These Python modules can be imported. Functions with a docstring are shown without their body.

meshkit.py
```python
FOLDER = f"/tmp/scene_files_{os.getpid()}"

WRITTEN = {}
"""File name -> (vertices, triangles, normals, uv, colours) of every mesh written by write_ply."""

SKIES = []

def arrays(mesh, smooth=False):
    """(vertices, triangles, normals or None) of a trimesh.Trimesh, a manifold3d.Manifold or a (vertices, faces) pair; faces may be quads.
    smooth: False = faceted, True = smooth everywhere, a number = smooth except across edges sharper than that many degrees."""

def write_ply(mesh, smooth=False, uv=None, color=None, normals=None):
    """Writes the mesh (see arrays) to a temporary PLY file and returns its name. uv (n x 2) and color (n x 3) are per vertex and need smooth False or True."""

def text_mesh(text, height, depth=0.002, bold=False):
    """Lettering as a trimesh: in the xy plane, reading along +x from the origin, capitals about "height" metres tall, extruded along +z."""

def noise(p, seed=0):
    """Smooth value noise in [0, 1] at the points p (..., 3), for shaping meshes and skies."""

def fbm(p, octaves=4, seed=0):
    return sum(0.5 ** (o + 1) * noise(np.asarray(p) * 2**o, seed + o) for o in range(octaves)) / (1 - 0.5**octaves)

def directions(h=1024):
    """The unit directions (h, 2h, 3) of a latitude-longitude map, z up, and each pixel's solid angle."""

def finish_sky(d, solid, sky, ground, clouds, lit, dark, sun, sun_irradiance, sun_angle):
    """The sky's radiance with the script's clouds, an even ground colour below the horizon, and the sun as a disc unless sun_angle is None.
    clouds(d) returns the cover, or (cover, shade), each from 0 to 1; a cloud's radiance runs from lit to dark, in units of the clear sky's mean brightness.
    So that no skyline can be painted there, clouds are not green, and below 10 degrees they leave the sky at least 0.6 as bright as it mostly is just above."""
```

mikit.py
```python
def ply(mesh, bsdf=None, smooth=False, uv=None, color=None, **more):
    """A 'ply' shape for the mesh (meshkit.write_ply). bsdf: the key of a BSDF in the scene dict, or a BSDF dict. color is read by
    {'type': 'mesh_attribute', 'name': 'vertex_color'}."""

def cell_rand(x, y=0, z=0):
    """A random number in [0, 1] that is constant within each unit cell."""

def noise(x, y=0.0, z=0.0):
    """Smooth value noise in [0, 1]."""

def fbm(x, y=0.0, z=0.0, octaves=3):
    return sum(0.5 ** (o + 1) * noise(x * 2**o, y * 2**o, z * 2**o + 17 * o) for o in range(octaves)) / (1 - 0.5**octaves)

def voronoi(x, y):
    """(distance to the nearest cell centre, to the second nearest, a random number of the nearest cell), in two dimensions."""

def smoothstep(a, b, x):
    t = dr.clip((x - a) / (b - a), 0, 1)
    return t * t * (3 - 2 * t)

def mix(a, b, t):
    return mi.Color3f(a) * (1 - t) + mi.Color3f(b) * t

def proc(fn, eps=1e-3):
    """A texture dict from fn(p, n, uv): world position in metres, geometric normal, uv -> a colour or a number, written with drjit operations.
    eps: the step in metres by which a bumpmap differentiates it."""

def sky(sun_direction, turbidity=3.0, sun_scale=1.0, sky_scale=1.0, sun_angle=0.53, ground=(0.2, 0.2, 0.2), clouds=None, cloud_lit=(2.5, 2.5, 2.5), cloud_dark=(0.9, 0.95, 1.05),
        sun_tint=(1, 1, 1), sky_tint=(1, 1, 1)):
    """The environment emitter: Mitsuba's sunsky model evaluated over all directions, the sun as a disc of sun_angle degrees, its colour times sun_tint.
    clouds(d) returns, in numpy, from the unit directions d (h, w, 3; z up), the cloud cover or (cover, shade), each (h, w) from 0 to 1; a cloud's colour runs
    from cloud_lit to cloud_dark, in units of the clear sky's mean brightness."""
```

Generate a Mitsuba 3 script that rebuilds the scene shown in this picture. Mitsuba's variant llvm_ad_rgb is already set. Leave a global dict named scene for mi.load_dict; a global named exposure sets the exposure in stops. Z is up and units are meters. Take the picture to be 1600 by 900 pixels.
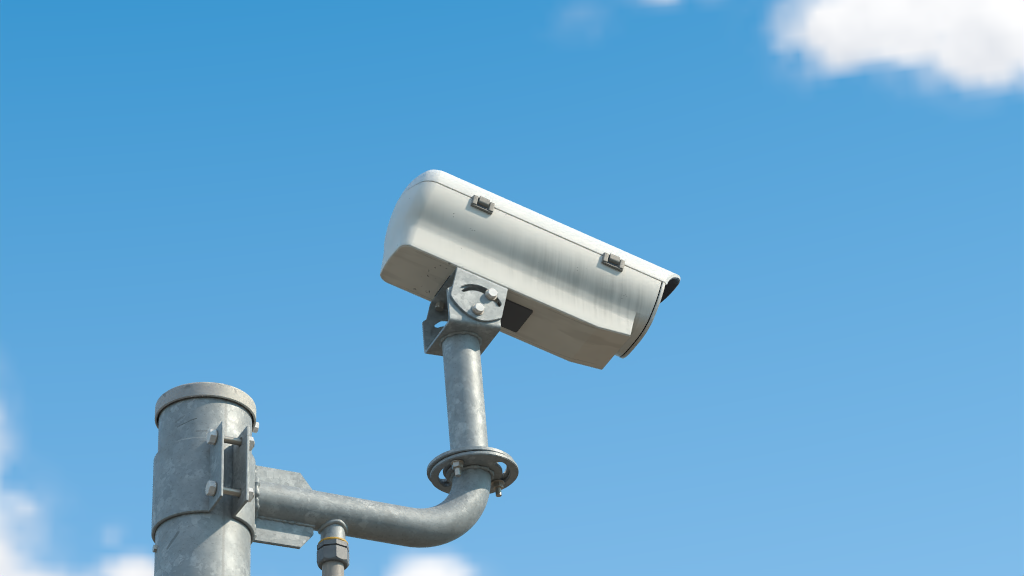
import math
import numpy as np, trimesh, drjit as dr, mitsuba as mi, mikit, manifold3d as m3
from mikit import noise, fbm, voronoi, smoothstep, mix
from scipy.interpolate import PchipInterpolator

scene, labels = {}, {}
T = mi.ScalarTransform4f
# World: x runs along the bracket arm, y away from the side that is seen, z up; the pole's axis is x = y = 0 and z = 0 is the underside of its cap.
# ------------------------------------------------------------------ camera, sky, exposure
CAM = np.array([-1.04949, -3.22999, -2.00738]); FWD = np.array([.347636, .764214, .543255]); UPV = np.array([-.18797, -.510827, .838882])
scene['camera'] = {'type': 'perspective', 'fov_axis': 'x', 'fov': math.degrees(2 * math.atan(800 / 5000)), 'near_clip': .05, 'far_clip': 500.,
                   'to_world': T().look_at(origin=CAM.tolist(), target=(CAM + FWD).tolist(), up=UPV.tolist())}
SUN_AZ, SUN_EL = -34., 40.
SUN = [math.cos(math.radians(SUN_EL)) * math.cos(math.radians(SUN_AZ)), math.cos(math.radians(SUN_EL)) * math.sin(math.radians(SUN_AZ)), math.sin(math.radians(SUN_EL))]
exposure = 1.7

rng = np.random.default_rng(7)
# clouds: soft heaps at (azimuth, elevation, half width, half height, strength) in degrees, all round the sky
HEAPS = [(54.2, 37.5, 2.1, .95, 1.3), (56.6, 37.35, 1.35, .75, 1.2), (57.95, 37.1, .85, .62, 1.05), (56.3, 36.65, .6, .42, .9), (54.9, 36.38, .9, .55, 1.0), (58.2, 36.45, .5, .32, .75), (59.15, 36.8, .35, .3, .56), (51.6, 38.3, 2.6, 1.4, 1.3), (53.2, 36.2, 1., .6, .9),
         (77.2, 27.9, 1.2, 1.05, 1.25), (75.4, 27.35, 1.1, .48, 1.0), (76.75, 29.7, .48, 1.05, .9), (73.4, 27.78, .50, .36, .85), (73.8, 28.45, .3, .22, .42), (71.6, 27.2, 1.2, .45, .75), (67.6, 27.6, .72, .46, .9), (80.5, 27.2, 2.2, 1.5, 1.2),
         (61.5, 38.05, .9, .26, .48), (63.8, 37.6, .6, .35, .24)]
for _ in range(70):
    az, el = rng.uniform(0, 360), math.degrees(math.asin(rng.uniform(.08, .95)))
    w = rng.uniform(2.5, 9)
    if abs(az - 65.5) < 15 + 1.6 * w and abs(el - 33) < 8 + w: continue
    for k in range(4):
        a, e, ww, hh, st = (az + rng.normal() * w) % 360, el + rng.normal() * w * .3, w * rng.uniform(.4, .9), w * rng.uniform(.2, .45), rng.uniform(.7, 1.2)
        if max(0, abs(a - 65.5) - 12) * .84 > 3.2 * ww or max(0, abs(e - 33) - 6.5) > 3.2 * hh: HEAPS.append((a, e, ww, hh, st))


def clouds(d):
    from meshkit import fbm as mfbm
    az, el = np.degrees(np.arctan2(d[..., 1], d[..., 0])) % 360, np.degrees(np.arcsin(np.clip(d[..., 2], -1, 1)))
    heap = np.zeros(az.shape)
    rows = el[:, 0]
    for a, e, w, h, s in HEAPS:
        i = np.nonzero(np.abs(rows - e) < 3.3 * h)[0]
        if not len(i): continue
        i = slice(i[0], i[-1] + 1)
        da = (az[i] - a + 180) % 360 - 180
        heap[i] = np.maximum(heap[i], s * np.exp(-.5 * ((da * np.cos(np.radians(el[i])) / w) ** 2 + ((el[i] - e) / h) ** 2)))
    n = mfbm(d * 62, 5, 3); big = mfbm(d * 30, 3, 9)
    v = heap + (n - .5) * .95 * np.clip(heap * 2.2, 0, 1) + (big - .5) * .25 * np.clip(heap * 3, 0, 1)
    veil = np.clip((41 - el) / 21, 0, 1) ** 1.4 * .34 + .08 * (.45 + np.cos(np.radians(az - SUN_AZ))) + .012 * (mfbm(d * 6, 2, 5) - .5)
    wisp = .55 * np.clip((heap - .07) * 2.2, 0, 1) * np.clip((mfbm(d * 80, 5, 33) - .38) * 2.2, 0, 1)
    veil = np.clip(veil, 0, 1)
    cover = np.clip((v - .20) / .62, 0, 1); cover = cover * cover * (3 - 2 * cover)
    cover = np.maximum(cover, wisp)
    sunward = np.array(SUN) * .014
    lit = mfbm((d + sunward) * 46, 4, 21) - mfbm((d - sunward) * 46, 4, 21)
    shade = np.clip(.24 + lit * 1.5 + (.9 - heap) * .25, 0, 1)
    thin = veil * (1 - cover)                       # the veil has no shading of its own
    return np.clip(cover + thin, 0, 1), (cover * shade + thin * .35) / np.maximum(cover + thin, 1e-6)


scene['daylight'] = mikit.sky(SUN, turbidity=3., clouds=clouds, ground=(.145, .124, .099), cloud_lit=(2.35, 2.36, 2.38), cloud_dark=(1.62, 1.70, 1.84), sky_tint=(.19, 1.80, 2.04), sun_tint=(1, 1.06, 1.16))

# ------------------------------------------------------------------ frames
PIT = math.radians(14.4)
HD, HN, HV = np.array([math.cos(PIT), 0, -math.sin(PIT)]), np.array([0, 1., 0]), np.array([math.sin(PIT), 0, math.cos(PIT)])
HO = np.array([.34, 0, .2686])
TILT = math.atan(.0485)
PX, PZ = np.array([math.cos(TILT), 0, math.sin(TILT)]), np.array([-math.sin(TILT), 0, math.cos(TILT)])
PO = np.array([.3527, 0, 0])


def frame(o, x, y, z):
    m = np.eye(4); m[:3, 0], m[:3, 1], m[:3, 2], m[:3, 3] = x, y, z, o
    return m


H_F, P_F = frame(HO, HD, HN, HV), frame(PO, PX, HN, PZ)      # housing: (along, across, up); post: (along arm, across, up the post)

# ------------------------------------------------------------------ materials
def ang(p): return dr.atan2(p.y, p.x)


def vor3(x, y, z):
    """A random number of the nearest cell centre in three dimensions, and how much nearer it is than the next."""
    d1, d2, w = mi.Float(9), mi.Float(9), mi.Float(0)
    fx, fy, fz = dr.floor(x), dr.floor(y), dr.floor(z)
    for i in (-1, 0, 1):
        for j in (-1, 0, 1):
            for k in (-1, 0, 1):
                a, b, c = fx + i, fy + j, fz + k
                r = mikit.cell_rand(a, b, c); r2 = dr.abs(r * 97.3 - dr.floor(r * 97.3)); r3 = dr.abs(r * 1031.7 - dr.floor(r * 1031.7))
                d = dr.square(a + r - x) + dr.square(b + r2 - y) + dr.square(c + r3 - z)
                d2 = dr.select(d < d1, d1, dr.minimum(d2, d))
                w = dr.select(d < d1, dr.abs(r * 313.1 - dr.floor(r * 313.1)), w); d1 = dr.minimum(d1, d)
    return w, dr.sqrt(d2) - dr.sqrt(d1)


def zinc_value(p):
    j = (noise(p.x * 170, p.y * 170, p.z * 170) - .5) * .7
    k = (noise(p.x * 170 + 31, p.y * 170, p.z * 170) - .5) * .7
    r, e = vor3(p.x * 88 + j, p.y * 88 + k, p.z * 80 + j - k)
    r2, e2 = vor3(p.x * 230 + j, p.y * 230 - k, p.z * 230 + k)
    big = fbm(p.x * 22, p.y * 22, p.z * 22, 3)
    fine = fbm(p.x * 330, p.y * 330, p.z * 330, 3)
    patch = smoothstep(.40, .62, fbm(p.x * 30 + 5, p.y * 30, p.z * 30, 3))
    flake = smoothstep(.70, .72, r) * smoothstep(.02, .12, e) * patch
    flake2 = smoothstep(.74, .76, r2) * smoothstep(.02, .15, e2) * patch
    return .42 + flake * .30 + flake2 * .20 + (r - .5) * .15 + (r2 - .5) * .13 + (big - .5) * .34 + (fine - .5) * .20


def zinc_col(p, n, uv):
    v = zinc_value(p)
    c = mix((.210, .236, .253), (.445, .467, .477), dr.clip(v, 0, 1))
    spot = smoothstep(.70, .78, fbm(p.x * 420, p.y * 420, p.z * 420, 2))
    stain = smoothstep(.58, .72, fbm(p.x * 34 + 4, p.y * 34, p.z * 18, 4))
    c = mix(c, (.16, .16, .16), spot * .35)
    return mix(c, (.22, .21, .195), stain * .22)


def zinc_rough(p, n, uv): return .48 + .22 * fbm(p.x * 60, p.y * 60, p.z * 60, 3)
def zinc_bump(p, n, uv): return fbm(p.x * 110, p.y * 110, p.z * 110, 3) * .6 + noise(p.x * 520, p.y * 520, p.z * 520) * .12


def seg(px, py, ax, ay, bx, by, w):
    dx, dy = bx - ax, by - ay
    t = dr.clip(((px - ax) * dx + (py - ay) * dy) / (dx * dx + dy * dy), 0, 1)
    q = dr.sqrt(dr.square(px - ax - t * dx) + dr.square(py - ay - t * dy))
    return 1 - smoothstep(w * .5, w, q)


def pole_col(p, n, uv):
    c = zinc_col(p, n, uv)
    s, z = ang(p) * .057, p.z                      # arc length round the pole, height
    wob = (noise(s * 160, z * 160) - .5) * .0012
    sc = dr.maximum(seg(s, z + wob, -.143, -.036, -.118, -.0295, .0009), seg(s + wob, z, -.154, -.198, -.138, -.182, .0024) * .8)
    sc = dr.maximum(sc, seg(s, z + wob, -.146, -.028, -.134, -.0235, .0016) * .5)
    sc = dr.maximum(sc, seg(s, z + wob, -.118, -.0475, -.106, -.047, .0013) * .6)
    weld = 1 - smoothstep(.0010, .0022, dr.abs(s + .0826 + wob))
    c = mix(c, (.22, .225, .225), weld * .5)
    return mix(c, (.13, .13, .125), sc * .75)


def cap_col(p, n, uv):
    v = fbm(p.x * 40, p.y * 40, p.z * 90, 4)
    right_tone = smoothstep(-.012, .004, p.x + p.z * .4 + (fbm(p.x * 120, p.y * 120, p.z * 120, 3) - .5) * .05)  # cap colour turns lighter and warmer towards +x, along a ragged border
    c = mix(mix((.30, .285, .285), (.42, .405, .40), v), mix((.37, .36, .33), (.52, .50, .46), v), right_tone)
    chip = smoothstep(.63, .67, fbm(p.x * 150 + 3, p.y * 150, p.z * 150, 3)) * smoothstep(.010, .018, p.z + .003)
    return mix(c, (.2, .19, .18), chip * .7)


def hloc(p):
    x, y, z = p.x - float(HO[0]), p.y, p.z - float(HO[2])
    return x * float(HD[0]) + z * float(HD[2]), y, x * float(HV[0]) + z * float(HV[2])


def paint_col(p, n, uv):
    a, t, h = hloc(p)
    c = mix((.635, .612, .572), (.69, .672, .64), fbm(p.x * 30, p.y * 30, p.z * 30, 4))
    x = p.x + (noise(p.z * 90, p.x * 60) - .5) * .0016
    st = fbm(x * 420, 0., p.z * 5, 3)
    st2 = fbm(x * 130 + 7, 3., p.z * 6, 3)
    st3 = fbm(x * 45 + 2, 5., p.z * 14, 3)
    front = smoothstep(-.02, .19, a)
    band = smoothstep(.004, .034, h) * (1 - smoothstep(.052, .100, h))
    streak = smoothstep(.36, .80, st * .40 + st2 * .35 + st3 * .25) * band * (.16 + .62 * front)
    film = smoothstep(.34, .75, fbm(p.x * 22, p.y * 22, p.z * 11, 4)) * band * (.14 + .26 * front)
    c = mix(c, (.40, .395, .37), dr.clip(streak + film, 0, .8))
    speck = smoothstep(.80, .83, noise(p.x * 520, p.y * 520, p.z * 520)) * smoothstep(.80, .86, noise(p.x * 70, p.y * 70, p.z * 70))
    return mix(c, (.12, .11, .10), speck * .6)


def lid_col(p, n, uv):
    c = mix((.60, .595, .588), (.65, .645, .638), fbm(p.x * 30, p.y * 30, p.z * 30, 4))
    sm = smoothstep(.6, .78, fbm(p.x * 70 + 2, p.y * 70, p.z * 30, 3))
    return mix(c, (.60, .59, .565), sm * .3)


def base_col(p, n, uv):
    a, t, h = hloc(p)
    c = mix((.62, .575, .51), (.72, .675, .61), fbm(p.x * 34, p.y * 34, p.z * 34, 5))
    drift = smoothstep(.52, .70, fbm(a * 16 + 3, t * 60, 0., 4))
    c = mix(c, (.49, .45, .395), drift * .45)
    rust = smoothstep(.66, .76, fbm(a * 60 + 1, t * 60, 4., 3)) * smoothstep(.02, .042, t)
    c = mix(c, (.42, .29, .17), rust * .55)
    edge = smoothstep(.0385, .0398, dr.abs(t + .004 * smoothstep(.15, .21, a))) * (1 - smoothstep(.0398, .0408, dr.abs(t + .004 * smoothstep(.15, .21, a))))
    c = mix(c, (.26, .24, .215), edge * .4 * smoothstep(.35, .55, fbm(a * 30, t * 30, 2., 3)))
    speck = smoothstep(.72, .77, fbm(p.x * 240, p.y * 240, p.z * 240, 3)) * (1 - smoothstep(.006, .02, dr.abs(a + .035)))
    return mix(c, (.10, .09, .08), dr.clip(speck, 0, 1) * .8)


def plastic_col(p, n, uv): return mix((.112, .124, .141), (.17, .182, .197), fbm(p.x * 120, p.y * 120, p.z * 120, 4))
def conduit_col(p, n, uv): return mix((.23, .21, .195), (.33, .305, .285), fbm(p.x * 110, p.y * 110, p.z * 40, 4))
def hinge_col(p, n, uv): return mix((.185, .18, .17), (.25, .243, .23), fbm(p.x * 160, p.y * 160, p.z * 160, 4))
def steel_col(p, n, uv): return mix((.72, .66, .62), (.86, .81, .77), fbm(p.x * 240, p.y * 240, p.z * 240, 3))


def two(b): return {'type': 'twosided', 'bsdf': b}
def prin(col, rough, metal=0., spec=.5, **k):
    return {'type': 'principled', 'base_color': col if isinstance(col, dict) else {'type': 'rgb', 'value': list(col)}, 'roughness': rough, 'metallic': metal, 'specular': spec, **k}


P = mikit.proc
scene['zinc'] = two({'type': 'bumpmap', 'arbitrary': P(zinc_bump), 'scale': .0004, 'bsdf': prin(P(zinc_col), P(zinc_rough), .42)})
scene['pole_zinc'] = two({'type': 'bumpmap', 'arbitrary': P(zinc_bump), 'scale': .0004, 'bsdf': prin(P(pole_col), P(zinc_rough), .40)})
scene['cap_paint'] = two({'type': 'bumpmap', 'arbitrary': P(zinc_bump), 'scale': .0006, 'bsdf': prin(P(cap_col), .62)})
scene['paint'] = two(prin(P(paint_col), .42, 0., .45))
scene['lid_paint'] = two(prin(P(lid_col), .40, 0., .45))
scene['grimy_base'] = two(prin(P(base_col), .6, 0., .35))
scene['rubber_and_gap_shade'] = two(prin((.088, .088, .097), .6))
scene['dark_shell'] = two(prin((.045, .055, .075), .6))
scene['black_seal'] = two(prin((.02, .02, .02), .7))
scene['grey_plastic'] = two(prin(P(plastic_col), .5))
scene['conduit_grey'] = two(prin(P(conduit_col), .55))
scene['hinge_grey'] = two(prin(P(hinge_col), .5, .15))
scene['steel'] = two(prin(P(steel_col), .28, .32))
scene['dull_steel'] = two(prin((.50, .44, .38), .34, .7))
scene['ochre'] = two(prin((.50, .30, .06), .55))
scene['window_glass'] = {'type': 'thindielectric', 'int_ior': 1.5}
scene['lens_black'] = two(prin((.02, .02, .022), .3, clearcoat=1.))

# ------------------------------------------------------------------ helpers
def M(mesh):
    mesh = trimesh.Trimesh(mesh.vertices, mesh.faces); mesh.merge_vertices(); mesh.fix_normals()
    return m3.Manifold(m3.Mesh(np.asarray(mesh.vertices, np.float32), np.asarray(mesh.faces, np.uint32)))


def tri(man):
    m = man.to_mesh()
    return trimesh.Trimesh(np.array(m.vert_properties[:, :3], float), np.array(m.tri_verts), process=False)


def xf(mesh, m):
    mesh = mesh.copy(); mesh.apply_transform(m); return mesh


def cat(*ms): return trimesh.util.concatenate(list(ms))


def obj(name, mesh, mat, parent=None, m=None, smooth=32, label=None):
    key = name if parent is None else parent + '__' + name
    k, i = key, 1
    while k in scene: k, i = f'{key}_{i:03d}', i + 1
    if isinstance(mesh, m3.Manifold): mesh = tri(mesh)
    if m is not None: mesh = xf(mesh, m)
    scene[k] = mikit.ply(mesh, mat, smooth=smooth)
    if label: labels[k] = {'label': label}
    return k


def thing(key, label, category): labels[key] = {'label': label, 'category': category}


def loft(rings):
    r = np.array(rings, float); k, m = r.shape[:2]
    f = []
    for i in range(k - 1):
        for j in range(m):
            a, b, c, d = i * m + j, i * m + (j + 1) % m, (i + 1) * m + (j + 1) % m, (i + 1) * m + j
            f += [(a, b, c), (a, c, d)]
    v = np.vstack([r.reshape(-1, 3), r[0].mean(0), r[-1].mean(0)])
    for j in range(m):
        f += [(k * m, (j + 1) % m, j), (k * m + 1, (k - 1) * m + j, (k - 1) * m + (j + 1) % m)]
    return trimesh.Trimesh(v, f, process=False)


def tube(path, r, seg=40, closed=False, up=(0, 1, 0)):
    p = np.array(path, float); r = np.broadcast_to(r, len(p))
    t = np.gradient(p, axis=0) if not closed else np.roll(p, -1, 0) - np.roll(p, 1, 0)
    t /= np.linalg.norm(t, axis=1, keepdims=True)
    rings, u = [], np.array(up, float)
    for i in range(len(p)):
        u = u - t[i] * (u @ t[i]); u /= np.linalg.norm(u); w = np.cross(t[i], u)
        a = np.arange(seg) / seg * 2 * np.pi
        rings.append(p[i] + r[i] * (np.cos(a)[:, None] * u + np.sin(a)[:, None] * w))
    if not closed: return loft(rings)
    k = len(rings); v = np.array(rings).reshape(-1, 3); f = []
    for i in range(k):
        for j in range(seg):
            a, b, c, d = i * seg + j, i * seg + (j + 1) % seg, (i + 1) % k * seg + (j + 1) % seg, (i + 1) % k * seg + j
            f += [(a, b, c), (a, c, d)]
    return trimesh.Trimesh(v, f, process=False)


def lathe(profile, seg=96):
    return trimesh.creation.revolve(np.array(profile, float), sections=seg)


def prism(poly, t0, t1, bevel=.0):
    """Polygon in the xy plane (list of points or a manifold CrossSection) from z = t0 to t1, edges bevelled."""
    cs = poly if isinstance(poly, m3.CrossSection) else m3.CrossSection([np.array(poly, float)], m3.FillRule.NonZero)
    if bevel <= 0: return cs.extrude(t1 - t0).translate((0, 0, t0))
    ins = cs.offset(-bevel, m3.JoinType.Round, 2, 24)
    parts = [cs.extrude(t1 - t0 - 2 * bevel).translate((0, 0, t0 + bevel)), ins.extrude(t1 - t0).translate((0, 0, t0))]
    return parts[0] + parts[1]


def rbox(x0, x1, y0, y1, z0, z1, r):
    s = [m3.Manifold.sphere(r, 12).translate((x, y, z)) for x in (x0 + r, x1 - r) for y in (y0 + r, y1 - r) for z in (z0 + r, z1 - r)]
    return m3.Manifold.batch_hull(s)


def rot(axis, deg): return trimesh.transformations.rotation_matrix(math.radians(deg), axis)
def mv(x, y, z): return trimesh.transformations.translation_matrix((x, y, z))


def axis_frame(o, z, x=(0, 0, 1)):
    z = np.array(z, float) / np.linalg.norm(z); x = np.array(x, float); x = x - z * (x @ z); x /= np.linalg.norm(x)
    return frame(np.array(o, float), x, np.cross(z, x), z)


def hexa(across, height, sides=6, cham=.12):
    """A bolt head from z = 0 to height, its outer corners chamfered."""
    R = across / 2 / math.cos(math.pi / sides); a = np.arange(sides) * 2 * np.pi / sides
    pr = prism(np.stack([R * np.cos(a), R * np.sin(a)], 1), 0, height)
    cone = m3.Manifold.revolve(m3.CrossSection([np.array([(0, -.001), (R * 1.02, -.001), (R * 1.02, height * (1 - cham * 1.6)), (R * (1 - cham), height), (0, height)])], m3.FillRule.NonZero), 48)
    return pr ^ cone


def disc(r, z0, z1, bev=.0006, seg=72):
    b = min(bev, (z1 - z0) * .4)
    return lathe([(0, z0), (r - b, z0), (r, z0 + b), (r, z1 - b), (r - b, z1), (0, z1)], seg)


def ring_weld(path, r, seed, closed=True):
    g = np.random.default_rng(seed); k = len(path)
    rr = r * (1 + .22 * np.sin(np.arange(k) * 1.15) + .17 * g.normal(size=k))
    return tube(np.array(path), rr, 10, closed, (.12, .31, .94) if abs(path[0][2] - path[-1][2]) < .03 or closed else (.1, 1, 0))


# ================================================================== the pole
RP = .057
thing('steel_pole', 'thick galvanised upright steel pole with a round cap, standing at the lower left', 'pole')
obj('shaft', lathe([(0, -3.6), (RP, -3.6), (RP, .012), (0, .012)], 160), 'pole_zinc', 'steel_pole')
RC = .0619
cap = obj('cap', lathe([(.0592, .0035), (.0592, 0), (.0606, -.0006), (RC, .0006), (RC, .0165), (RC - .0006, .0185), (RC - .002, .0199), (0, .0215)], 160), 'cap_paint', 'steel_pole', label='weathered grey cap with chipped paint on its edge')
d = np.array([math.cos(math.radians(2)), math.sin(math.radians(2)), 0])
obj('bolt', hexa(.0135, .0065), 'steel', cap, axis_frame(d * .0612 + [0, 0, .0055], d), smooth=25)
d = np.array([math.cos(math.radians(176)), math.sin(math.radians(176)), 0])
obj('screw', hexa(.009, .004), 'dull_steel', 'steel_pole', axis_frame(d * .0565 + [0, 0, -.1855], d), smooth=25)

# ================================================================== clamp, arm and lower flange
thing('mounting_bracket', 'galvanised steel clamp and curved pipe arm bolted round the thick pole', 'bracket')
B = 'mounting_bracket'
RB, ZB0, ZB1 = .0618, -.160, -.058
UL, UR = -.0133, .0205                      # outer faces of the ears
TE = .0036


def band(a0, a1, mid=None):
    """Half a clamp band between the angles (degrees), as a bent plate with rounded edges."""
    a = np.radians(np.linspace(a0, a1, 60)); r0, r1, b = .0573, RB, .0012
    prof = [(r0, ZB0 + b), (r0 + b, ZB0), (r1 - b, ZB0), (r1, ZB0 + b), (r1, ZB1 - b), (r1 - b, ZB1), (r0 + b, ZB1), (r0, ZB1 - b)]
    return loft([[(r * math.cos(t), r * math.sin(t), z) for r, z in prof] for t in a])


def ear(u, lean, s):
    """A flat ear that leaves the band towards -y at x = u; lean = its drift in x towards its free edge."""
    w = rbox(0, TE, -.043, .0, ZB0, ZB1, .0009) if s > 0 else rbox(-TE, 0, -.043, .0, ZB0, ZB1, .0009)
    hole = m3.Manifold.cylinder(.02, .0063, .0063, 32, True).rotate((0, 90, 0))
    for z in (-.0700, -.1400): w = w - hole.translate((0, -.0225, z))
    w = tri(w); v = w.vertices.copy(); v[:, 0] += u + lean * (-v[:, 1] / .04); v[:, 1] += -.0575
    return trimesh.Trimesh(v, w.faces, process=False)


aL, aR = math.degrees(math.atan2(-.0605, UL + .002)) , math.degrees(math.atan2(-.0585, UR - .002))
obj('clamp_band', band(aL - 0.5, -183.), 'zinc', B)
obj('clamp_band', band(aR + 0.5, 177.), 'zinc', B)
obj('clamp_ear', ear(UL, .0008, +1), 'zinc', B, smooth=25)
obj('clamp_ear', ear(UR, .0022, -1), 'zinc', B, smooth=25)
for z in (-.0700, -.1400):
    y = -.080
    bolt = obj('clamp_bolt', tube([(UL - .001, y, z), (UR + .0145, y + .0, z)], .0043, 28, up=(0, 0, 1)), 'dull_steel', B)
    obj('head', hexa(.0158, .0072, 6, .07), 'steel', bolt, axis_frame((UL - .0012, y, z), (-1, 0, 0), (0, .3, 1)), smooth=25)
    obj('washer', disc(.0092, 0, .0014, .0003, 40), 'dull_steel', bolt, axis_frame((UL + .0001, y, z), (-1, 0, 0)))
    obj('washer', disc(.0090, 0, .0032, .0006, 40), 'dull_steel', bolt, axis_frame((UR + .0021, y, z), (1, 0, 0)))
    obj('nut', hexa(.0150, .0072, 6, .07), 'steel', bolt, axis_frame((UR + .0052, y, z), (1, 0, 0), (0, .55, 1)), smooth=25)

ZA, RA, RBEND = -.0985, .0243, .0865
U0 = .3531 - RBEND * math.cos(math.radians(.0)) + .0001
path = [(.050, 0, ZA)] + [(u, 0, ZA) for u in np.linspace(.07, U0, 16)]
for t in np.radians(np.linspace(2, 92.8, 46)): path.append((U0 + RBEND * math.sin(t), 0, ZA + RBEND * (1 - math.cos(t))))
obj('arm_pipe', tube(path, RA, 80), 'zinc', B, smooth=60)
# weld where the arm meets the band, and the two gusset plates
a = np.linspace(0, 2 * np.pi, 64, endpoint=False)
pth = [(math.sqrt(max(RB ** 2 - (RA * math.cos(t)) ** 2, 0)) + .001, (RA + .001) * math.cos(t), ZA + (RA + .001) * math.sin(t)) for t in a]
obj('weld', ring_weld(pth, .0036, 3), 'zinc', B, smooth=50)
SW = frame(np.zeros(3), np.array([1., 0, 0]), np.array([0, 0, 1.]), np.array([0, -1., 0]))     # polygon (x, z) stands upright in the plane y = 0
g1 = obj('gusset', prism([(.0590, -.0785), (.0590, -.0508), (.1228, -.0504), (.1402, -.0730), (.1402, -.0785)], -.0028, .0028, .0007), 'zinc', B, SW, smooth=25)
g2 = obj('gusset', prism([(.0590, -.1180), (.1402, -.1180), (.1400, -.1335), (.1232, -.1545), (.0590, -.1555)], -.0028, .0028, .0007), 'zinc', B, SW, smooth=25)
for g, zz in ((g1, ZA + RA + .0002), (g2, ZA - RA - .0002)):
    for s in (-1, 1):
        obj('weld', ring_weld([(u, s * .0034, zz - math.copysign(.0006, zz - ZA)) for u in np.linspace(.061, .141, 46)], .0021, 11 + s, False), 'zinc', g, smooth=50)
for zs in ((-.0525, -.0725), (-.1235, -.1540)):
    obj('weld', ring_weld([(RB + .0012, -.003, z) for z in np.linspace(*zs, 16)], .0026, 17, False), 'zinc', B, smooth=50)
# lower flange with two arc slots
FR, FS, SWD = .0560, .0405, .0048


def slot_cs(r, w, a0, a1):
    t = np.radians(np.linspace(a0, a1, 28))
    out = [((r + w) * math.cos(x), (r + w) * math.sin(x)) for x in t] + [(r * math.cos(t[-1]) + w * math.cos(t[-1] + q), r * math.sin(t[-1]) + w * math.sin(t[-1] + q)) for q in np.linspace(.2, np.pi - .2, 10)]
    out += [((r - w) * math.cos(x), (r - w) * math.sin(x)) for x in t[::-1]] + [(r * math.cos(t[0]) - w * math.cos(t[0] + q), r * math.sin(t[0]) - w * math.sin(t[0] + q)) for q in np.linspace(.2, np.pi - .2, 10)]
    cs = m3.CrossSection([np.array(out)], m3.FillRule.NonZero)
    return cs


def flange(z0, z1, slots, cx=0., cy=0.):
    c = m3.CrossSection.circle(FR, 120)
    for s in slots: c = c - slot_cs(FS, SWD, *s)
    return prism(c.translate((cx, cy)), z0, z1, .0008)


obj('flange', flange(-.0080, -.0030, ((-62, 8), (128, 222)), .0042, .0), 'zinc', B, P_F, smooth=25)
a = np.linspace(0, 2 * np.pi, 56, endpoint=False)
obj('weld', ring_weld([(.0008 + (RA + .0012) * math.cos(t), (RA + .0012) * math.sin(t), -.0098) for t in a], .0026, 5), 'zinc', B, P_F, smooth=50)
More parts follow.
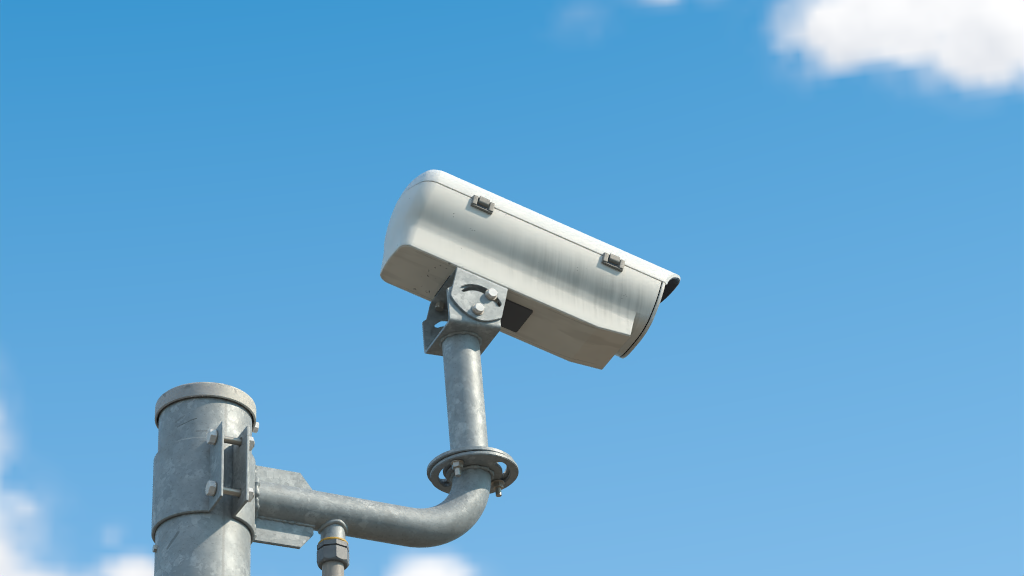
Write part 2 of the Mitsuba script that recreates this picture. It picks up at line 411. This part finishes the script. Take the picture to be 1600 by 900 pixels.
# the threaded stub under the arm
su = .1662
stub = obj('conduit_stub', lathe([(0, ZA - .004), (.0152, ZA - .004), (.0152, ZA - .0450), (.0144, ZA - .0455), (0, ZA - .0455)], 64), 'zinc', B, mv(su, 0, 0))
pth = [(su + .0158 * math.cos(t), .0158 * math.sin(t), ZA - math.sqrt(RA ** 2 - (.0158 * math.sin(t)) ** 2) - .0005) for t in a]
obj('weld', tube(pth, .0029 + .0003 * np.sin(np.arange(56) * .9), 12, True, (.12, .31, .94)), 'zinc', stub, smooth=70)

# ================================================================== flexible conduit under the arm
thing('cable_conduit', 'grey conduit pipe with a faceted gland nut hanging below the arm', 'conduit')
ZG = ZA - .0425
q = lambda *pr: lathe(pr, 64)
obj('seal_ring', lathe([(.012, ZG - .0030), (.0176, ZG - .0030), (.0186, ZG - .0016), (.0186, ZG - .0004), (.0178, ZG + .0008), (.012, ZG + .0008)], 64), 'ochre', 'cable_conduit', mv(su, 0, 0), label='yellow sealing ring above the gland nut')
flip = frame(np.array([su, 0, ZG - .0030]), np.array([1., 0, 0]), np.array([0, -1., 0]), np.array([0, 0, -1.]))
oct_rot = rot((0, 0, 1), 9)
obj('lock_ring', tri(hexa(.0370, .0060, 8, .05)), 'grey_plastic', 'cable_conduit', flip @ oct_rot, smooth=20)
obj('gland_nut', tri(hexa(.0374, .0182, 8, .13)), 'grey_plastic', 'cable_conduit', flip @ mv(0, 0, .0085) @ oct_rot, smooth=20)
obj('collar', lathe([(0, -.0270), (.0165, -.0270), (.0165, -.0055), (0, -.0055)], 48), 'grey_plastic', 'cable_conduit', mv(su, 0, ZG))
rr = [(su - .0001 * k, .0, ZG - .020 - .012 * k) for k in range(26)]
obj('pipe', tube(rr, .0134, 48), 'conduit_grey', 'cable_conduit')

# ================================================================== post with the upper flange and the lower yoke
thing('camera_post', 'galvanised vertical pipe with flange and forked yoke carrying the white camera', 'post')
Q = 'camera_post'
ZY = .1885
obj('pipe', lathe([(0, -.002), (RA - .0001, -.002), (RA - .0001, ZY + .001), (0, ZY + .001)], 96), 'zinc', Q, P_F)
obj('flange', flange(-.0024, .0030, ((-62, 8), (128, 222))), 'zinc', Q, P_F, smooth=25)
a = np.linspace(0, 2 * np.pi, 56, endpoint=False)
obj('weld', ring_weld([((RA + .001) * math.cos(t), (RA + .001) * math.sin(t), .0036) for t in a], .0022, 6), 'zinc', Q, P_F, smooth=50)
obj('weld', ring_weld([((RA + .001) * math.cos(t), (RA + .001) * math.sin(t), ZY - .0004) for t in a], .0025, 7), 'zinc', Q, P_F, smooth=50)
for deg, r in ((221, FS), (12, FS)):
    x, y = r * math.cos(math.radians(deg)), r * math.sin(math.radians(deg))
    b = obj('flange_bolt', tri(m3.Manifold.cylinder(.032, .0038, .0038, 24).translate((x, y, -.0275))), 'dull_steel', Q, P_F)
    obj('head', lathe([(0, .0030), (.0076, .0030), (.0074, .0055), (.0055, .0078), (0, .0086)], 32), 'steel', b, P_F @ mv(x, y, 0))
    obj('washer', disc(.0085, -.0102, -.0088, .0003, 32), 'dull_steel', b, P_F @ mv(x, y, 0))
    obj('nut', tri(hexa(.0125, .0068).rotate((180, 0, 20)).translate((x, y, -.0102))), 'dull_steel', b, P_F, smooth=25)
# lower yoke
NL = .0443                                           # outer faces of its ears
TY = .0040


def arc_slot(cx, cy, r, w, a0, a1): return slot_cs(r, w, a0, a1).translate((cx, cy))


def poly(points, n=6):
    """A closed outline with its curved run smoothed."""
    return m3.CrossSection([np.array(points, float)], m3.FillRule.NonZero)


XL, XR = -.0330, .0388
PVX, PVZ = .0146, .2100                              # the pivot bolt in the post's frame
ear_o = [(XL, ZY), (XR, ZY), (XR, .232), (.0345, .2405), (.027, .2462), (.017, .2500), (.006, .2515), (-.005, .2508), (-.015, .2484), (-.024, .2446), (XL + .0015, .2395), (XL, .2375)]
ear_cs = poly(ear_o) - arc_slot(PVX, PVZ, .0334, .0066, 26, 160) - m3.CrossSection.circle(.0055, 32).translate((PVX, PVZ))


def bent_sheet(x0, x1, n, z, t, up, r):
    """The bottom of a bent U: section in (y, z) with rounded bends, from x0 to x1; up = which way its arms point."""
    o = m3.CrossSection.square((2 * n, .03)).translate((-n, 0)).offset(-r).offset(r, m3.JoinType.Round, 2, 40)
    i = m3.CrossSection.square((2 * (n - t), .03)).translate((-n + t, t)).offset(-r * .6).offset(r * .6, m3.JoinType.Round, 2, 40)
    cs = (o - i) ^ m3.CrossSection.square((2 * n + .01, .0102)).translate((-n - .005, -.001))
    man = prism(cs, x0, x1, .0005)
    v = np.array(tri(man).vertices); f = tri(man).faces
    w = np.stack([v[:, 2], v[:, 0], z + up * v[:, 1]], 1)
    return M(trimesh.Trimesh(w, f, process=False))


def upright(cs, y0, y1, bevel):
    man = prism(cs, y0, y1, bevel); v = np.array(tri(man).vertices)
    return M(trimesh.Trimesh(v[:, [0, 2, 1]], tri(man).faces[:, ::-1], process=False))


above = m3.CrossSection.square((1, 1)).translate((-.5, ZY + .0085))
yk = bent_sheet(XL, XR, NL, ZY, TY, 1, .0062) + upright(ear_cs ^ above, -NL, -NL + TY, .0005) + upright(ear_cs ^ above, NL - TY, NL, .0005)
obj('yoke', yk, 'zinc', Q, P_F, smooth=32)

# ================================================================== the camera
thing('security_camera', 'white box-shaped surveillance camera with rounded hood, tilted down on its yoke', 'camera')
S = 'security_camera'
NPI = PchipInterpolator([0, .028, .0335, .0365, .0390, .0425, .046, .052, .060, .070, .080, .090, .1025, .110], [.0463, .0463, .0466, .0472, .0479, .0489, .0503, .0533, .0571, .0605, .0625, .0632, .0631, .0630])
NP = lambda h: float(NPI(h))
SEAM, DOME = .1014, .0522
AR0 = PchipInterpolator([0, .031, .0545, .076, .103, .113, .124, .132, .138, .143, .147, .1495, .1512], [-.0935, -.0985, -.1025, -.1035, -.1020, -.1000, -.0970, -.0930, -.0885, -.0835, -.0765, -.0660, -.0400])
AR = lambda h: float(AR0(h)) - .0055
NT = lambda h: .0632 * math.sqrt(max(1 - ((h - SEAM) / DOME) ** 2, .0006))
BUL = PchipInterpolator([0, .05, .103, .152], [.004, .011, .018, .010])
RCN = PchipInterpolator([0, .05, .103, .152], [.012, .014, .013, .012])


def outline(h, N, A, F, kink=None):
    """The outline in plan at the height h: straight sides to the front F, a bulging rear with rounded corners."""
    r, bul = float(RCN(h)), float(BUL(h)); r = min(r, N * .8)
    side = [F] + ([kink] if kink else [])
    pts = [(a, -N) for a in side]
    rear = []
    for t in np.radians(np.linspace(0, 90, 12)): rear.append((A + bul + r - r * math.sin(t) - 0, -(N - r) - r * math.cos(t)))
    for s in np.linspace(-1, 1, 11)[1:-1]: rear.append((A + bul, s * (N - r)))
    for t in np.radians(np.linspace(90, 0, 12)): rear.append((A + bul + r - r * math.sin(t), (N - r) + r * math.cos(t)))
    rear = [(a - bul * (1 - (y / N) ** 2), y) for a, y in rear]
    return pts + rear + [(a, N) for a in side[::-1]]


def body_ring(h, dN=0., F=.2320):
    N = float(NP(h)) - dN; A = float(AR(h)) + dN
    out = []
    for a, y in outline(h, N, A, F + .03 * (h - .0), .186):
        up = .0088 * max(0, (a - .186) / .046) * max(0, 1 - h / .034)
        out.append((a, y, h + up))
    return out


hs = [.0006, .0016, .008, .016, .024, .030, .033, .036, .0385, .041, .0435, .046, .049, .052, .056, .060, .065, .070, .076, .083, .090, .095, .0990, .0998]
main = M(loft([body_ring(0, .0014), body_ring(.0004, .0005)] + [body_ring(h) for h in hs[1:]] + [body_ring(.1003, .0006)]))
main = main.trim_by_plane((-1, 0, 0), -.2320)        # the deep channel ends here
bowl = [(0, .0298), (.012, .0301), (.022, .0310), (.032, .0331), (.039, .0361), (.0440, .0393), (.0478, .0425)] + [(float(NP(h)), h) for h in (.046, .049, .052, .056, .060, .065, .070, .076, .083, .090, .095, .0996)] + [(float(NP(.1003)) - .0006, .1003)]


def u_cs(off=0., top=None):
    """The bowl's section in (across, up), shrunk by off and cut at top."""
    pts = bowl + [(-x, y) for x, y in bowl[::-1] if x > 0]
    cs = m3.CrossSection([np.array(pts)], m3.FillRule.Positive)
    if cs.area() <= 0: cs = m3.CrossSection([np.array(pts[::-1])], m3.FillRule.Positive)
    if off: cs = cs.offset(-off, m3.JoinType.Round, 2, 48)
    if top is not None: cs = cs ^ m3.CrossSection.square((1, top)).translate((-.5, 0))
    return cs


YZ = [[0, 0, 1], [1, 0, 0], [0, 1, 0]]                # (across, up, along) -> (along, across, up)


def along(cs, a0, a1, bevel=0.):
    """The section from a0 to a1 along the housing, its ends leaning like the camera's front."""
    man = prism(cs, a0, a1, bevel) if bevel else cs.extrude(a1 - a0).translate((0, 0, a0))
    m = np.array(tri(man).vertices); f = tri(man).faces
    v = m @ np.array(YZ).T
    v[:, 0] -= .028 * (.103 - v[:, 2]) * np.clip((v[:, 0] - .232) / .02, 0, 1)
    return M(trimesh.Trimesh(v, f, process=False))


front = along(u_cs(), .2319, .2525)
body = main + front - along(u_cs(.004, .0965), .2050, .2700)
obj('body', body, 'paint', S, H_F, smooth=34)
# grimy underside
bp = outline(0, .0463 - .0016, -.0990 + .0016, .1860)
hull = lambda pts: M(trimesh.convex.convex_hull(np.array(pts)))
lip = .0447
base = hull([(a, y, z) for a, y in bp for z in (-.0007, .0004)]) + hull([(.1858, y, z) for y in (-lip, lip) for z in (-.00073, .0004)] + [(.2325, y, z) for y in (-lip, lip) for z in (.0081, .0092)])
obj('base_plate', base, 'grimy_base', S, H_F, smooth=8, label='grimy brown-grey underside plate')
# lid with its hood
def lid_ring(h, dN=0., F=.40):
    return [(a, y, h) for a, y in outline(h, max(NT(h) - dN, .002), float(AR(.1036 + (h - SEAM) * .0476 / DOME)) + dN, F)]
lh = [SEAM + DOME * math.sin(math.radians(q)) for q in (1.2, 5, 10, 15, 20, 25, 30, 35, 40, 45, 50, 55, 60, 65, 70, 74, 78, 81.5)]
lid = M(loft([lid_ring(SEAM, .0007), lid_ring(SEAM + .0004, .0001)] + [lid_ring(h) for h in lh]))
def hood_cut(man, back=0.):
    """The hood ends in a rounded visor: its edge runs furthest forward in the middle."""
    y = np.linspace(-.075, .075, 73)
    plan = np.array([(-.3, -.075)] + [(.2940 - back - .036 * (abs(v) / .0632) ** 2.5, v) for v in y] + [(-.3, .075)])
    return man ^ m3.CrossSection([plan], m3.FillRule.NonZero).extrude(.3).translate((0, 0, -.05))


lid = hood_cut(lid)
inner = M(loft([[(a, y, h) for a, y in [(.2540, -n), (.2540, 0), (.2540, n), (.45, n), (.45, 0), (.45, -n)]] for h, n in [(.090, .0606)] + [(h - .0026, max(NT(h) - .0026, .001)) for h in lh]]))
obj('lid', lid - inner, 'lid_paint', S, H_F, smooth=34)
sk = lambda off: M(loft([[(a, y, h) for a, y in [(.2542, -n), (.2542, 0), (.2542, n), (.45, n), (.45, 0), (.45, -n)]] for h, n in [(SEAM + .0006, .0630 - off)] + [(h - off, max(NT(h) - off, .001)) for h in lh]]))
lining = hood_cut(sk(.0026) - sk(.0036).translate((-.01, 0, -.0008)), .0012)  # thin shell added to darken the inside of the hood
obj('added_hood_shell', lining, 'dark_shell', S, H_F, smooth=34, label='dark lining added inside the hood')
obj('lid_gasket', loft([[(a, y, h) for a, y in outline(h, .0630 - .0022, -.1075 + .0022, .2530)] for h in (.0980, .1036)]), 'black_seal', S, H_F)
# front frame, window and lens
obj('frame_gasket', along(u_cs(.0016) - u_cs(.0052), .2520, .2545), 'black_seal', S, H_F, smooth=30)
obj('front_frame', along(u_cs(-.0004, .1006) - u_cs(.0048, .0965), .2545, .2588, .0007), 'paint', S, H_F, smooth=30)
obj('window', along(u_cs(.0050, .096), .2566, .2574), 'window_glass', S, H_F, smooth=20)
lens = obj('lens', lathe([(0, .2055), (.021, .2055), (.021, .2400), (.0195, .2415), (.017, .2415), (.0165, .238), (0, .238)], 48), 'lens_black', S, H_F @ mv(0, 0, .066) @ frame(np.zeros(3), np.array([0, 1., 0]), np.array([0, 0, 1.]), np.array([1., 0, 0])))
# hinges on the seam
for ac, hc in ((-.0112, .0965), (.1805, .0965)):
    f = H_F @ mv(ac, -.0628, hc) @ rot((1, 0, 0), -2)
    k = obj('hinge', rbox(-.0154, .0154, -.0024, .003, -.0086, .0086, .0007) + rbox(-.0154, -.0084, -.0054, 0, -.0078, .0076, .0013) + rbox(.0084, .0154, -.0054, 0, -.0078, .0076, .0013) + rbox(-.0130, .0152, -.0042, 0, -.0092, -.0078, .0004), 'hinge_grey', S, f, smooth=30)
    br = m3.Manifold.batch_hull([m3.Manifold.cylinder(.0140, .0040, .0040, 32, True).rotate((0, 90, 0)).translate((0, -.0030, z)) for z in (.0008, .0060)])
    obj('knuckle', br, 'hinge_grey', k, f, smooth=30)
    obj('gap_shade', rbox(-.0086, .0086, -.0028, 0, -.0066, -.0020, .0003), 'rubber_and_gap_shade', k, f)  # dark strip standing in for the shade in the gap below the knuckle
# upper yoke under the housing
NU = .0478
up_o = [(-.0182, -.0006), (-.0176, -.0300), (-.0172, -.0478), (-.0155, -.0514), (-.0100, -.0563), (-.0032, -.0608), (.0045, -.0645), (.0125, -.0671), (.0200, -.0683), (.0269, -.0684), (.0340, -.0670), (.0400, -.0640), (.0454, -.0600), (.0510, -.0556), (.0563, -.0508), (.0549, -.0006)]
PA, PH = .0222, -.0545
up_cs = poly(up_o) - arc_slot(PA, PH, .0335, .0045, 42, 138) - m3.CrossSection.circle(.0050, 32).translate((PA, PH))
below = m3.CrossSection.square((1, 1)).translate((-.5, -1.0009 - .0085))
uk = bent_sheet(-.0182, .0549, NU, -.0009, .0035, -1, .0045) + upright(up_cs ^ below, -NU, -NU + .0035, .0005) + upright(up_cs ^ below, NU - .0035, NU, .0005)
obj('yoke', uk, 'zinc', S, H_F, smooth=32)
pc = m3.CrossSection.square((.1210, .0560)).translate((-.0192, -.0245)).offset(-.003).offset(.003, m3.JoinType.Round, 2, 24)
obj('rubber_pad', prism(pc, -.0026, -.0004, .0004), 'rubber_and_gap_shade', S, H_F, smooth=25, label='dark rectangular pad under the housing')
for (ba, bh) in ((PA + .0005, PH), (.0346, -.0237)):
    b = obj('yoke_bolt', tri(m3.Manifold.cylinder(.024, .0038, .0038, 24)), 'dull_steel', S, axis_frame(HO + ba * HD + bh * HV + np.array([0, -NU - .001, 0]), (0, 1, 0)))
    o = lambda y: HO + ba * HD + bh * HV + np.array([0, y, 0])
    obj('washer', disc(.0083, 0, .0014, .0003, 40), 'dull_steel', b, axis_frame(o(-NU - .0001), (0, -1, 0)))
    obj('head', hexa(.0120, .0056, 6, .16), 'steel', b, axis_frame(o(-NU - .0015), (0, -1, 0), (.3, 0, 1)), smooth=25)
    b2 = obj('yoke_bolt', tri(m3.Manifold.cylinder(.024, .0038, .0038, 24)), 'dull_steel', S, axis_frame(o(NU + .001), (0, -1, 0)))
    obj('head', hexa(.0128, .0085, 6, .14), 'dull_steel', b2, axis_frame(o(NU + .0001), (0, 1, 0)), smooth=25)
sc = lambda a, y: HO + a * HD + y * HN - .0046 * HV
for a_, y_ in ((-.007, .036), (-.007, -.024), (.044, .036), (.044, -.024)):
    obj('plate_screw', hexa(.0105, .0085, 6, .14), 'dull_steel', S, axis_frame(sc(a_, y_), -HV), smooth=25)
